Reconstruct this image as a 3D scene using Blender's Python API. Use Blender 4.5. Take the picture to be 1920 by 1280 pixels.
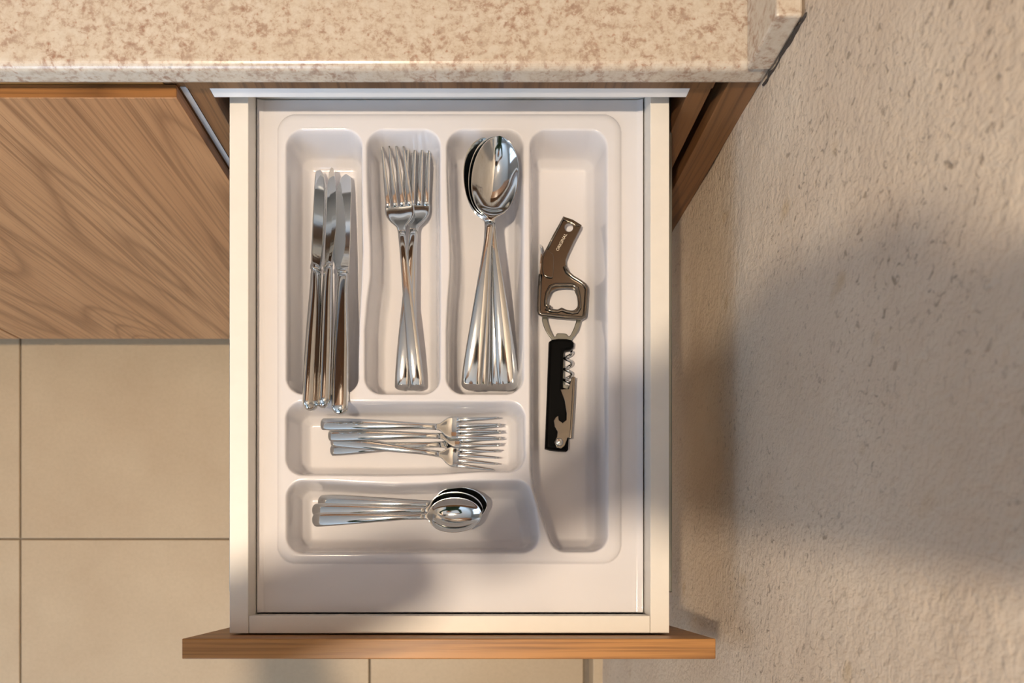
import bpy, bmesh, math, random
import numpy as np
from mathutils import Vector, Matrix, Quaternion

# ------------------------------------------------------------------ scene, camera, light
for o in list(bpy.data.objects):
    bpy.data.objects.remove(o, do_unlink=True)
scene = bpy.context.scene
COL = scene.collection

CAM_Z = 1.407            # height of the lens above the floor
F = 1536.0               # focal length in pixels of a 1920 px wide frame
VX, VY = 890.0, 1065.0   # where plumb lines converge in the frame (shifted lens)
cam_data = bpy.data.cameras.new('camera')
cam_data.sensor_width = 36.0
cam_data.lens = F / 1920.0 * 36.0
cam_data.shift_x = (960.0 - VX) / 1920.0
cam_data.shift_y = (VY - 640.0) / 1920.0
cam_data.clip_start = 0.01
cam_data.dof.use_dof = True
cam_data.dof.focus_distance = 0.69
cam_data.dof.aperture_fstop = 11.0
cam = bpy.data.objects.new('camera', cam_data)
cam.location = (0, 0, CAM_Z)
COL.objects.link(cam)
scene.camera = cam

world = bpy.data.worlds.new('world')
scene.world = world
world.use_nodes = True
world.node_tree.nodes['Background'].inputs[0].default_value = (0.72, 0.84, 1.0, 1)
world.node_tree.nodes['Background'].inputs[1].default_value = 1.0

LAMP = Vector((-0.400, -0.160, 2.60))
LAMP_STRENGTH = 2700.0
LAMP_COLOR = (1.0, 0.80, 0.585)

def area(name, loc, rot, sx, sy, power, color):
    l = bpy.data.lights.new(name, 'AREA')
    l.shape = 'RECTANGLE'
    l.size, l.size_y = sx, sy
    l.energy = power
    l.color = color
    o = bpy.data.objects.new(name, l)
    o.location, o.rotation_euler = loc, rot
    COL.objects.link(o)
    return o
# daylight through the front window; the left one is added as fill light
area('window_daylight_front', (-1.10, -2.56, 1.6), (math.radians(90), 0, 0), 1.7, 1.3, 64, (0.52, 0.73, 1.0))
area('added_fill_left', (-2.76, -0.7, 1.6), (math.radians(90), 0, math.radians(-90)), 1.5, 1.2, 10, (0.56, 0.75, 1.0))

vs = scene.view_settings
vs.view_transform = 'Standard'
vs.look = 'None'
vs.gamma = 1.0
vs.exposure = -0.08
vs.use_curve_mapping = False

R = math.radians
rnd = random.Random(7)

def P(px, py, d):
    """photo pixel + depth below the lens -> point in the room"""
    return Vector(((px - VX) * d / F, (VY - py) * d / F, CAM_Z - d))

# ------------------------------------------------------------------ materials
def new_mat(name):
    m = bpy.data.materials.new(name)
    m.use_nodes = True
    nt = m.node_tree
    return m, nt, nt.nodes['Principled BSDF']

def N(nt, typ, **kw):
    n = nt.nodes.new(typ)
    for k, v in kw.items():
        if k in n.inputs.keys():
            n.inputs[k].default_value = v
        else:
            setattr(n, k, v)
    return n

def ramp(nt, src, stops):
    r = nt.nodes.new('ShaderNodeValToRGB')
    el = r.color_ramp.elements
    while len(el) < len(stops):
        el.new(0.5)
    for e, (p, c) in zip(el, stops):
        e.position = p
        e.color = (c[0], c[1], c[2], 1) if not isinstance(c, (int, float)) else (c, c, c, 1)
    nt.links.new(src, r.inputs[0])
    return r

def mixc(nt, fac, a, b, mode='MIX'):
    m = nt.nodes.new('ShaderNodeMix')
    m.data_type = 'RGBA'
    m.blend_type = mode
    for sock, v in ((m.inputs[0], fac), (m.inputs[6], a), (m.inputs[7], b)):
        if isinstance(v, (int, float)):
            sock.default_value = v
        elif isinstance(v, tuple):
            sock.default_value = (v[0], v[1], v[2], 1)
        else:
            nt.links.new(v, sock)
    return m.outputs[2]

def math_node(nt, op, a, b=0.0):
    m = nt.nodes.new('ShaderNodeMath')
    m.operation = op
    for s, v in ((m.inputs[0], a), (m.inputs[1], b)):
        if isinstance(v, (int, float)):
            s.default_value = v
        else:
            nt.links.new(v, s)
    return m.outputs[0]

def bump(nt, bsdf, src, strength, dist):
    b = nt.nodes.new('ShaderNodeBump')
    b.inputs['Strength'].default_value = strength
    b.inputs['Distance'].default_value = dist
    nt.links.new(src, b.inputs['Height'])
    nt.links.new(b.outputs[0], bsdf.inputs['Normal'])
    return b

def coords(nt, scale=(1, 1, 1), loc=(0, 0, 0)):
    tc = nt.nodes.new('ShaderNodeTexCoord')
    mp = nt.nodes.new('ShaderNodeMapping')
    mp.inputs['Scale'].default_value = scale
    mp.inputs['Location'].default_value = loc
    nt.links.new(tc.outputs['Object'], mp.inputs[0])
    return mp.outputs[0]

def noise(nt, vec, scale, detail=4.0, rough=0.5, dist=0.0):
    n = nt.nodes.new('ShaderNodeTexNoise')
    n.inputs['Scale'].default_value = scale
    n.inputs['Detail'].default_value = detail
    n.inputs['Roughness'].default_value = rough
    n.inputs['Distortion'].default_value = dist
    nt.links.new(vec, n.inputs['Vector'])
    return n.outputs[0]

def plain(name, col, rough=0.5, metal=0.0, var=0.0, vscale=40.0, **kw):
    m, nt, b = new_mat(name)
    b.inputs['Roughness'].default_value = rough
    b.inputs['Metallic'].default_value = metal
    if var:
        n = noise(nt, coords(nt), vscale, 5, 0.55)
        r = ramp(nt, n, [(0.3, tuple(c * (1 - var) for c in col)), (0.7, tuple(min(1, c * (1 + var)) for c in col))])
        nt.links.new(r.outputs[0], b.inputs['Base Color'])
    else:
        b.inputs['Base Color'].default_value = (*col, 1)
    for k, v in kw.items():
        b.inputs[k.replace('_', ' ')].default_value = v
    return m

def wood(name, axis, base, dark, light, rough=0.42, loc=(0, 0, 0)):
    """axis: 0/1/2 = the direction the grain runs in"""
    m, nt, b = new_mat(name)
    def sc(across, along):
        s = [across] * 3
        s[axis] = along
        return tuple(s)
    low = noise(nt, coords(nt, sc(3.4, 0.55), loc), 1.0, 2.0, 0.45, 0.25)
    rings = math_node(nt, 'MULTIPLY', low, 34.0)
    rings = math_node(nt, 'FRACT', rings)
    ringr = ramp(nt, rings, [(0.0, 0.0), (0.12, 0.75), (0.45, 1.0), (0.8, 0.8), (1.0, 0.0)])
    fine = noise(nt, coords(nt, sc(330, 7), loc), 1.0, 3.0, 0.6)
    fr = ramp(nt, fine, [(0.35, 0.0), (0.52, 1.0)])
    broad = noise(nt, coords(nt, sc(12, 1.0), loc), 1.0, 3.0, 0.5)
    c0 = mixc(nt, ramp(nt, broad, [(0.3, 0.0), (0.7, 1.0)]).outputs[0], base, light)
    c1 = mixc(nt, ringr.outputs[0], dark, c0)
    c1 = mixc(nt, 0.6, c0, c1)
    c2 = mixc(nt, fr.outputs[0], mixc(nt, 0.45, c1, dark), c1)
    pores = noise(nt, coords(nt, sc(260, 2.6), loc), 1.0, 2.0, 0.5, 0.4)
    pr = ramp(nt, pores, [(0.36, 0.5), (0.43, 0.0)])
    c2 = mixc(nt, pr.outputs[0], c2, dark)
    nt.links.new(c2, b.inputs['Base Color'])
    b.inputs['Roughness'].default_value = rough
    bump(nt, b, fr.outputs[0], 0.12, 0.0004)
    return m

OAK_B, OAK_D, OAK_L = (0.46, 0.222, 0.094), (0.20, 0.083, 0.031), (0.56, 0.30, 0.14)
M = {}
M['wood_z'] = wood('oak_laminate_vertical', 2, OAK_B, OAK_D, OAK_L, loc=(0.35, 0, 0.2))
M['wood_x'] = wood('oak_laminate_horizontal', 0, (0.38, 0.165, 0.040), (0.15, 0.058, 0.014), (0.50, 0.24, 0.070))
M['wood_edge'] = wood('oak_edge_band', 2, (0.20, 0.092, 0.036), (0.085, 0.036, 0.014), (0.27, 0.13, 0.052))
M['board'] = plain('white_melamine_board', (0.78, 0.745, 0.685), 0.45, var=0.02, vscale=60)
M['white_edge'] = plain('white_edge_band', (0.86, 0.87, 0.88), 0.35)
M['grey_edge'] = plain('pale_grey_edge_band', (0.50, 0.51, 0.53), 0.35)
M['wood_x_shaded'] = wood('oak_horizontal_shaded', 0, (0.27, 0.115, 0.032), (0.10, 0.04, 0.012), (0.36, 0.165, 0.055))  # darker copy of wood_x; shade under the worktop is put into its colour
M['tray'] = plain('white_glossy_plastic', (0.70, 0.69, 0.715), 0.12, var=0.006, vscale=25)
M['steel'] = plain('polished_stainless_steel', (0.71, 0.725, 0.72), 0.075, 1.0)
M['steel2'] = plain('pressed_steel_dark_reflection', (0.26, 0.232, 0.195), 0.15, 1.0)  # same stainless, with dark brown reflections put into the base colour
M['steel_green'] = plain('dull_grey_steel', (0.36, 0.37, 0.33), 0.28, 1.0)
M['black_plastic'] = plain('black_plastic', (0.003, 0.003, 0.003), 0.45, Specular_IOR_Level=0.05)
M['engraved'] = plain('pale_engraving', (0.75, 0.68, 0.55), 0.5)
M['ceiling'] = plain('white_ceiling_paint', (0.82, 0.82, 0.80), 0.8, var=0.01, vscale=6)
M['roomwall'] = plain('darkened_wall_paint', (0.31, 0.30, 0.29), 0.8, var=0.02, vscale=5)  # unseen walls, darkened to cut the bounced fill light
M['grout'] = plain('grey_grout', (0.235, 0.185, 0.13), 0.9, var=0.1, vscale=80)
M['frame'] = plain('white_window_frame', (0.75, 0.75, 0.74), 0.4)
M['skin'] = plain('skin', (0.52, 0.31, 0.22), 0.5, var=0.06, vscale=60)
M['shirt'] = plain('dark_green_cotton', (0.025, 0.075, 0.04), 0.85, var=0.15, vscale=200)
M['jeans'] = plain('blue_denim', (0.05, 0.08, 0.16), 0.9, var=0.2, vscale=300)
M['shoe'] = plain('dark_leather', (0.03, 0.022, 0.018), 0.5)
M['hair'] = plain('dark_brown_hair', (0.02, 0.013, 0.01), 0.55, var=0.3, vscale=120)
M['silicone'] = plain('dark_sealant', (0.05, 0.04, 0.035), 0.7)

def granite():
    m, nt, b = new_mat('beige_granite')
    v = coords(nt)
    n1 = noise(nt, v, 165, 6, 0.68, 0.25)
    n2 = noise(nt, v, 40, 4, 0.6)
    n3 = noise(nt, v, 330, 3, 0.6)
    c = ramp(nt, n1, [(0.30, (0.27, 0.165, 0.12)), (0.42, (0.40, 0.285, 0.215)), (0.50, (0.55, 0.465, 0.375)), (0.62, (0.63, 0.57, 0.49))]).outputs[0]
    c = mixc(nt, ramp(nt, n2, [(0.35, 0.0), (0.65, 0.6)]).outputs[0], c, (0.59, 0.52, 0.42))
    c = mixc(nt, ramp(nt, n3, [(0.30, 0.6), (0.38, 0.0)]).outputs[0], c, (0.40, 0.22, 0.15))
    dk = math_node(nt, 'MULTIPLY', ramp(nt, noise(nt, v, 60, 3, 0.6), [(0.66, 0.0), (0.72, 1.0)]).outputs[0],
                   ramp(nt, noise(nt, v, 9, 2, 0.5), [(0.55, 0.0), (0.62, 0.85)]).outputs[0])
    c = mixc(nt, dk, c, (0.07, 0.06, 0.055))
    nt.links.new(c, b.inputs['Base Color'])
    b.inputs['Roughness'].default_value = 0.24
    return m
M['granite'] = granite()

def stucco():
    m, nt, b = new_mat('rough_painted_plaster')
    v = coords(nt)
    big = noise(nt, v, 9, 4, 0.55)
    c = ramp(nt, big, [(0.3, (0.62, 0.505, 0.39)), (0.7, (0.71, 0.605, 0.485))]).outputs[0]
    # small brown and grey pits, gathered in patches
    patch = ramp(nt, noise(nt, v, 7, 3, 0.6), [(0.42, 0.0), (0.60, 1.0)]).outputs[0]
    pits = ramp(nt, noise(nt, v, 170, 3, 0.65, 0.6), [(0.32, 1.0), (0.42, 0.0)]).outputs[0]
    pit = math_node(nt, 'MULTIPLY', patch, pits)
    pit = math_node(nt, 'MULTIPLY', pit, 0.62)
    c = mixc(nt, pit, c, (0.20, 0.145, 0.10))
    ochre = ramp(nt, noise(nt, v, 23, 2, 0.5), [(0.68, 0.0), (0.76, 0.5)]).outputs[0]
    c = mixc(nt, ochre, c, (0.50, 0.36, 0.20))
    nt.links.new(c, b.inputs['Base Color'])
    b.inputs['Roughness'].default_value = 0.75
    h1 = noise(nt, v, 220, 3, 0.55, 0.3)
    h2 = noise(nt, v, 75, 3, 0.5)
    h = math_node(nt, 'ADD', h1, math_node(nt, 'MULTIPLY', h2, 0.6))
    h = math_node(nt, 'SUBTRACT', h, math_node(nt, 'MULTIPLY', pit, 0.5))
    bump(nt, b, h, 0.5, 0.0030)
    return m
M['stucco'] = stucco()

def tile_mat():
    m, nt, b = new_mat('beige_porcelain_tile')
    v = coords(nt)
    n1 = noise(nt, v, 6, 5, 0.6)
    n2 = noise(nt, v, 160, 4, 0.7)
    c = ramp(nt, n1, [(0.3, (0.49, 0.368, 0.235)), (0.7, (0.565, 0.44, 0.29))]).outputs[0]
    c = mixc(nt, ramp(nt, n2, [(0.3, 0.22), (0.6, 0.0)]).outputs[0], c, (0.36, 0.26, 0.16))
    nt.links.new(c, b.inputs['Base Color'])
    b.inputs['Roughness'].default_value = 0.42
    return m
M['tile'] = tile_mat()

def emit(name, col, strength):
    m, nt, b = new_mat(name)
    b.inputs['Base Color'].default_value = (0.9, 0.9, 0.9, 1)
    b.inputs['Emission Color'].default_value = (*col, 1)
    b.inputs['Emission Strength'].default_value = strength
    return m
M['bulb'] = emit('warm_bulb_glass', LAMP_COLOR, LAMP_STRENGTH)

# ------------------------------------------------------------------ helpers
def link(name, me, mat=None, parent=None, smooth=False):
    if mat is not None and not me.materials:
        me.materials.append(mat)
    if smooth:
        me.polygons.foreach_set('use_smooth', [True] * len(me.polygons))
    o = bpy.data.objects.new(name, me)
    COL.objects.link(o)
    if parent is not None:
        o.parent = parent
    return o

def tag(o, label=None, cat=None, group=None, kind=None):
    if label: o['label'] = label
    if cat: o['category'] = cat
    if group: o['group'] = group
    if kind: o['kind'] = kind
    return o

def empty(name, loc=(0, 0, 0), parent=None):
    o = bpy.data.objects.new(name, None)
    o.empty_display_size = 0.02
    o.location = loc
    COL.objects.link(o)
    if parent is not None:
        o.parent = parent
    return o

def box_mesh(name, lo, hi, bevel=0.0, seg=2):
    bm = bmesh.new()
    x0, y0, z0 = lo; x1, y1, z1 = hi
    v = [bm.verts.new(p) for p in ((x0,y0,z0),(x1,y0,z0),(x1,y1,z0),(x0,y1,z0),(x0,y0,z1),(x1,y0,z1),(x1,y1,z1),(x0,y1,z1))]
    for f in ((3,2,1,0),(4,5,6,7),(0,1,5,4),(1,2,6,5),(2,3,7,6),(3,0,4,7)):
        bm.faces.new([v[i] for i in f])
    if bevel:
        bmesh.ops.bevel(bm, geom=bm.edges[:], offset=bevel, segments=seg, affect='EDGES', profile=0.5)
    me = bpy.data.meshes.new(name)
    bm.to_mesh(me); bm.free()
    return me

def box(name, lo, hi, mat, parent=None, bevel=0.0008, base=None):
    """box given in room coordinates; base = the room position of the parent Empty"""
    b = Vector(base) if base is not None else Vector((0, 0, 0))
    me = box_mesh(name, Vector(lo) - b, Vector(hi) - b, bevel)
    return link(name, me, mat, parent, False)

def mesh_from(name, verts, faces):
    me = bpy.data.meshes.new(name)
    me.from_pydata([tuple(v) for v in verts], [], faces)
    me.update()
    return me

def struct(o):
    o['kind'] = 'structure'
    return o

def loft(name, rings, cap0=True, cap1=True):
    n = len(rings[0])
    verts = [p for r in rings for p in r]
    faces = []
    for i in range(len(rings) - 1):
        for j in range(n):
            a, b = i * n + j, i * n + (j + 1) % n
            faces.append((a, b, b + n, a + n))
    if cap0: faces.append(tuple(range(n - 1, -1, -1)))
    if cap1: faces.append(tuple(range((len(rings) - 1) * n, len(rings) * n)))
    me = mesh_from(name, verts, faces)
    bm = bmesh.new(); bm.from_mesh(me)
    bmesh.ops.recalc_face_normals(bm, faces=bm.faces[:])
    bm.to_mesh(me); bm.free()
    return me

def tube_mesh(name, pts, rad, n=8):
    pts = [Vector(p) for p in pts]
    rings = []
    up = Vector((0.13, 0.31, 0.94))
    for i, p in enumerate(pts):
        t = (pts[min(i + 1, len(pts) - 1)] - pts[max(i - 1, 0)]).normalized()
        a = t.cross(up).normalized()
        b = t.cross(a).normalized()
        r = rad[i] if isinstance(rad, (list, tuple)) else rad
        rings.append([p + a * (math.cos(2 * math.pi * k / n) * r) + b * (math.sin(2 * math.pi * k / n) * r) for k in range(n)])
    return loft(name, rings)

def lathe_mesh(name, prof, n=32):
    rings = [[(r * math.cos(2 * math.pi * k / n), r * math.sin(2 * math.pi * k / n), z) for k in range(n)] for r, z in prof]
    return loft(name, rings)

def interp(xs, ys, x):
    """smooth (Catmull-Rom) interpolation through a few stations"""
    xs = list(xs); ys = list(ys)
    if x <= xs[0]: return ys[0]
    if x >= xs[-1]: return ys[-1]
    i = max(k for k in range(len(xs) - 1) if xs[k] <= x)
    t = (x - xs[i]) / (xs[i + 1] - xs[i])
    def slope(k):
        if k <= 0 or k >= len(xs) - 1: 
            a, b = (0, 1) if k <= 0 else (len(xs) - 2, len(xs) - 1)
            return (ys[b] - ys[a]) / (xs[b] - xs[a])
        return (ys[k + 1] - ys[k - 1]) / (xs[k + 1] - xs[k - 1])
    h = xs[i + 1] - xs[i]
    m0, m1 = slope(i) * h, slope(i + 1) * h
    t2, t3 = t * t, t * t * t
    return (2*t3 - 3*t2 + 1) * ys[i] + (t3 - 2*t2 + t) * m0 + (-2*t3 + 3*t2) * ys[i + 1] + (t3 - t2) * m1

# ------------------------------------------------------------------ the room
WX = 0.212                    # face of the right wall
X0, Y0, Y1, ZC = -2.7, -2.5, 0.955, 2.602

fl = struct(box('floor', (X0 - 0.1, Y0 - 0.1, -0.05), (WX + 0.1, Y1 + 0.1, -0.004), M['grout'], bevel=0))
JX, JY, TS = (38 - VX) * 1.407 / F, (VY - 1010) * 1.407 / F, 0.6
gap = 0.0016
tile_cache = {}
for i in range(-4, 2):
    for j in range(-5, 3):
        xa, xb = JX + i * TS + gap, JX + (i + 1) * TS - gap
        ya, yb = JY + j * TS + gap, JY + (j + 1) * TS - gap
        xa, xb = max(xa, X0), min(xb, 0.1865)
        ya, yb = max(ya, Y0), min(yb, Y1)
        if xb - xa < 0.02 or yb - ya < 0.02: continue
        key = (round(xb - xa, 4), round(yb - ya, 4))
        if key not in tile_cache:
            tile_cache[key] = box_mesh('tile', (0, 0, -0.006), (xb - xa, yb - ya, 0), 0.0009, 1)
        t = link('tile', tile_cache[key], M['tile'], fl)
        t.location = (xa, ya, 0)

def wall_grid(name, x, ya, yb, za, zb, mat, seed):
    """the plaster wall: a real, gently uneven surface facing -X, with thickness"""
    step = 0.006
    ny, nz = int((yb - ya) / step), int((zb - za) / step)
    ys = np.linspace(ya, yb, ny + 1); zs = np.linspace(za, zb, nz + 1)
    rs = np.random.RandomState(seed)
    def vnoise(cell):
        gy, gz = int((yb - ya) / cell) + 3, int((zb - za) / cell) + 3
        g = rs.rand(gy, gz)
        fy = (ys - ya) / cell; fz = (zs - za) / cell
        iy = fy.astype(int); iz = fz.astype(int)
        ty = fy - iy; tz = fz - iz
        ty = (ty * ty * (3 - 2 * ty))[:, None]; tz = (tz * tz * (3 - 2 * tz))[None, :]
        a = g[iy][:, iz]; b = g[iy + 1][:, iz]; c = g[iy][:, iz + 1]; d = g[iy + 1][:, iz + 1]
        return (a * (1 - ty) + b * ty) * (1 - tz) + (c * (1 - ty) + d * ty) * tz
    h = 0.0022 * vnoise(0.11) + 0.0009 * vnoise(0.04) + 0.0006 * vnoise(0.016)
    h -= h.mean()
    YY, ZZ = np.meshgrid(ys, zs, indexing='ij')
    front = np.stack([np.full_like(YY, x) + h, YY, ZZ], -1).reshape(-1, 3)
    n1 = nz + 1
    a = (np.arange(ny)[:, None] * n1 + np.arange(nz)[None, :]).ravel()
    faces = np.stack([a, a + 1, a + n1 + 1, a + n1], -1)
    verts = front.tolist(); fc = faces.tolist()
    k = len(verts)
    verts += [(x + 0.1, ya, za), (x + 0.1, ya, zb), (x + 0.1, yb, zb), (x + 0.1, yb, za)]
    fc.append([k + 3, k + 2, k + 1, k])
    me = mesh_from(name, verts, fc)
    me.polygons.foreach_set('use_smooth', [True] * len(me.polygons))
    return struct(link(name, me, mat))
wall_grid('wall_right', WX, Y0, Y1, -0.004, ZC, M['stucco'], 3)
struct(box('baseboard_right', (0.1955, Y0, -0.004), (WX + 0.004, 0.39, 0.055), M['tile'], bevel=0.002))
struct(box('wall_back', (X0, Y1, -0.004), (WX, Y1 + 0.1, ZC), M['roomwall'], bevel=0))
struct(box('ceiling', (X0 - 0.1, Y0 - 0.1, ZC), (WX + 0.1, Y1 + 0.1, ZC + 0.1), M['ceiling'], bevel=0))

def wall_with_window(name, wname, axis, pos, a0, a1, w0, w1, s0, s1, out):
    """wall with a window opening; axis 1: wall on a y plane, axis 0: on an x plane"""
    bm = bmesh.new()
    def add(lo, hi):
        me = box_mesh('t', lo, hi, 0)
        bm.from_mesh(me); bpy.data.meshes.remove(me)
    def pt(a, z, off):
        return (a, pos + off, z) if axis == 1 else (pos + off, a, z)
    def slab(u0, u1, z0, z1):
        p, q = pt(u0, z0, min(0, out)), pt(u1, z1, max(0, out))
        add(p, q)
    slab(a0, w0, -0.004, ZC); slab(w1, a1, -0.004, ZC); slab(w0, w1, -0.004, s0); slab(w0, w1, s1, ZC)
    me = bpy.data.meshes.new(name); bm.to_mesh(me); bm.free()
    struct(link(name, me, M['roomwall']))
    # frame of the window: four bars and a mullion
    bm = bmesh.new()
    def bar(u0, u1, z0, z1):
        o0, o1 = out * 0.25, out * 0.7
        add(pt(u0, z0, min(o0, o1)), pt(u1, z1, max(o0, o1)))
    t = 0.05
    bar(w0, w0 + t, s0, s1); bar(w1 - t, w1, s0, s1); bar(w0 + t, w1 - t, s0, s0 + t); bar(w0 + t, w1 - t, s1 - t, s1)
    mid = (w0 + w1) / 2
    bar(mid - t / 2, mid + t / 2, s0 + t, s1 - t)
    me = bpy.data.meshes.new(wname); bm.to_mesh(me); bm.free()
    struct(link(wname, me, M['frame']))
wall_with_window('wall_front', 'window_1', 1, Y0, X0, WX, -1.95, -0.25, 0.95, 2.25, -0.1)
wall_with_window('wall_left', 'added_window_2', 0, X0, Y0, Y1, -1.4, 0.0, 0.95, 2.25, -0.1)  # the window in this wall is added, to go with the left fill light

# ceiling downlight
lamp = tag(empty('ceiling_downlight', (LAMP.x, LAMP.y, ZC)), 'small round warm downlight in the ceiling above the drawer', 'lamp')
link('trim_ring', lathe_mesh('trim_ring', [(0.038, -0.001), (0.038, -0.006), (0.042, -0.008), (0.052, -0.005), (0.054, -0.0005)], 40), M['frame'], lamp, True)
rb = 0.0365
link('diffuser', mesh_from('diffuser', [(rb * math.cos(2 * math.pi * k / 28), -rb * math.sin(2 * math.pi * k / 28), -0.0025) for k in range(28)], [tuple(range(28))]), M['bulb'], lamp)

# ------------------------------------------------------------------ kitchen: cabinets and worktop
CF = 0.3627       # front edge of the carcasses
DF, DB = 0.3526, 0.3622   # door front and back
DT, DBOT = 0.793, 0.1475  # top and bottom of the doors
CT = 0.807        # top of the carcasses = underside of the worktop

# drawer cabinet ---------------------------------------------------
cb = Vector((-0.02, 0.65, 0))
cab = tag(empty('drawer_cabinet', cb), 'oak drawer cabinet beside the plaster wall with its drawer pulled out', 'cabinet')
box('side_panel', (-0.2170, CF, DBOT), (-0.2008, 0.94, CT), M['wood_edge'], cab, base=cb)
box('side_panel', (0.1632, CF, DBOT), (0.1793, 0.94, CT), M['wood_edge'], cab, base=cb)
box('bottom_panel', (-0.2008, CF, DBOT), (0.1632, 0.94, DBOT + 0.015), M['board'], cab, base=cb)
box('back_panel', (-0.2008, 0.934, DBOT + 0.015), (0.1632, 0.94, CT), M['board'], cab, base=cb)
box('top_lath', (-0.2172, CF - 0.0010, 0.7890), (0.1795, CF + 0.0, CT), M['wood_edge'], cab, base=cb, bevel=0.0003)
r_ = box('top_rail', (-0.2008, CF, 0.7754), (0.1632, CF + 0.07, 0.7890), M['white_edge'], cab, base=cb)
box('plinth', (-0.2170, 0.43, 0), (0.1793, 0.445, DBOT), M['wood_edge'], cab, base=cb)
box('door', (-0.2195, DF, DBOT), (0.1807, DB, 0.612), M['wood_z'], cab, base=cb)
# the drawer: its bottom board is the drawer mesh, the other boards are its sub-parts
RIM, BBOT = 0.759, 0.668
BX0, BX1, BI0, BI1 = -0.1940, 0.1540, -0.1790, 0.1390
drawer = box('drawer', (BI0 - 0.004, -0.0400, BBOT + 0.006), (BI1 + 0.004, 0.3900, BBOT + 0.012), M['board'], cab, base=cb)
box('side_board', (BX0, -0.0515, BBOT), (BI0, 0.4000, RIM), M['board'], drawer, base=cb, bevel=0.0006)
box('side_board', (BI1, -0.0515, BBOT), (BX1, 0.4000, RIM), M['board'], drawer, base=cb, bevel=0.0006)
box('front_board', (BI0 + 0.0002, -0.0515, BBOT), (BI1 - 0.0002, -0.0375, RIM - 0.0003), M['board'], drawer, base=cb, bevel=0.0006)
box('back_board', (BI0 + 0.0002, 0.3850, BBOT), (BI1 - 0.0002, 0.4000, RIM - 0.0003), M['board'], drawer, base=cb, bevel=0.0006)
tag(box('front_panel', (-0.2195, -0.0680, 0.620), (0.1807, -0.0528, DT), M['wood_x'], drawer, base=cb, bevel=0.0007), 'oak drawer front with an orange brown edge')
for sx in (-1, 1):
    xa = BX0 - 0.0105 if sx < 0 else BX1 + 0.0005
    box('runner', (xa, -0.02, 0.695), (xa + 0.010, 0.93, 0.725), M['steel_green'], drawer, base=cb)

# cabinet with two doors on the left -------------------------------
lb = Vector((-0.70, 0.65, 0))
lc = tag(empty('base_cabinet', lb), 'oak base cabinet with two plain doors left of the open drawer', 'cabinet')
sp_ = box('side_panel', (-0.2330, CF + 0.0006, DBOT), (-0.2174, 0.94, CT), M['wood_edge'], lc, base=lb)
box('edge_band', (-0.2222, CF, DBOT), (-0.2174, CF + 0.0006, CT - 0.018), M['grey_edge'], sp_, base=lb, bevel=0)
box('side_panel', (-1.1780, CF, DBOT), (-1.1630, 0.94, CT), M['white_edge'], lc, base=lb)
box('bottom_panel', (-1.1630, CF, DBOT), (-0.2330, 0.94, DBOT + 0.015), M['board'], lc, base=lb)
box('top_rail', (-1.1630, CF, CT - 0.03), (-0.2330, CF + 0.07, CT), M['wood_x'], lc, base=lb)
box('back_panel', (-1.1630, 0.934, DBOT + 0.015), (-0.2330, 0.94, CT), M['board'], lc, base=lb)
dr_ = box('door', (-0.6980, DF, DBOT), (-0.2235, DB, DT - 0.0006), M['wood_z'], lc, base=lb, bevel=0.0004)
box('edge_band', (-0.6980 + 0.0003, DF + 0.0003, DT - 0.0006), (-0.2235 - 0.0003, DB, DT), M['wood_x_shaded'], dr_, base=lb, bevel=0)
dr_ = box('door', (-1.1780, DF, DBOT), (-0.7010, DB, DT - 0.0006), M['wood_z'], lc, base=lb, bevel=0.0004)
box('edge_band', (-1.1780 + 0.0003, DF + 0.0003, DT - 0.0006), (-0.7010 - 0.0003, DB, DT), M['wood_x_shaded'], dr_, base=lb, bevel=0)
box('plinth', (-1.1780, 0.43, 0), (-0.2174, 0.445, DBOT), M['wood_edge'], lc, base=lb)

# filler between cabinet and wall ----------------------------------
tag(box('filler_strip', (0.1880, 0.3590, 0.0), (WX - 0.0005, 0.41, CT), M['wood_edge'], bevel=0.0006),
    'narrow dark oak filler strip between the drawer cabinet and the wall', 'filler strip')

# worktop ----------------------------------------------------------
WF, WT = 0.3547, 0.827
def worktop():
    r = 0.006
    prof = [(WF + 0.0015, CT)]
    prof = [(0.953, CT), (WF + 0.002, CT), (WF + 0.0004, CT + 0.0012), (WF, CT + 0.003)]
    for k in range(7):
        a = k / 6 * math.pi / 2
        prof.append((WF + r - r * math.cos(a), WT - r + r * math.sin(a)))
    prof.append((0.953, WT))
    rings = []
    xr = WX - 0.0015
    for x, sh in ((-2.60, 0), (xr - 0.004, 0), (xr - 0.0015, 0.0006), (xr, 0.002)):
        rings.append([(x, y + (sh if y < 0.5 else 0), z) for y, z in prof])
    return loft('worktop', rings)
tag(link('worktop', worktop(), M['granite'], None, False), 'speckled beige granite worktop running over the cabinets', 'worktop')
tag(box('upstand', (0.1926, 0.3525, WT), (WX - 0.0025, 0.953, WT + 0.057), M['granite'], bevel=0.0016),
    'short granite upstand on the worktop against the plaster wall', 'upstand')
# sealant bead between stone and plaster
def bead():
    rr = random.Random(5)
    pts = []
    for k in range(17):
        z = WT + 0.059 - k * 0.0048
        pts.append((WX - 0.0012 + rr.uniform(-0.0006, 0.0006), 0.3520 + rr.uniform(-0.0006, 0.0006), z))
    return tube_mesh('sealant_bead', pts, [0.0011 + rr.uniform(-0.0005, 0.0006) for _ in pts], 6)
tag(link('sealant_bead', bead(), M['silicone'], None, True), 'thin dark sealant line between granite upstand and plaster wall', 'sealant')

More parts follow.
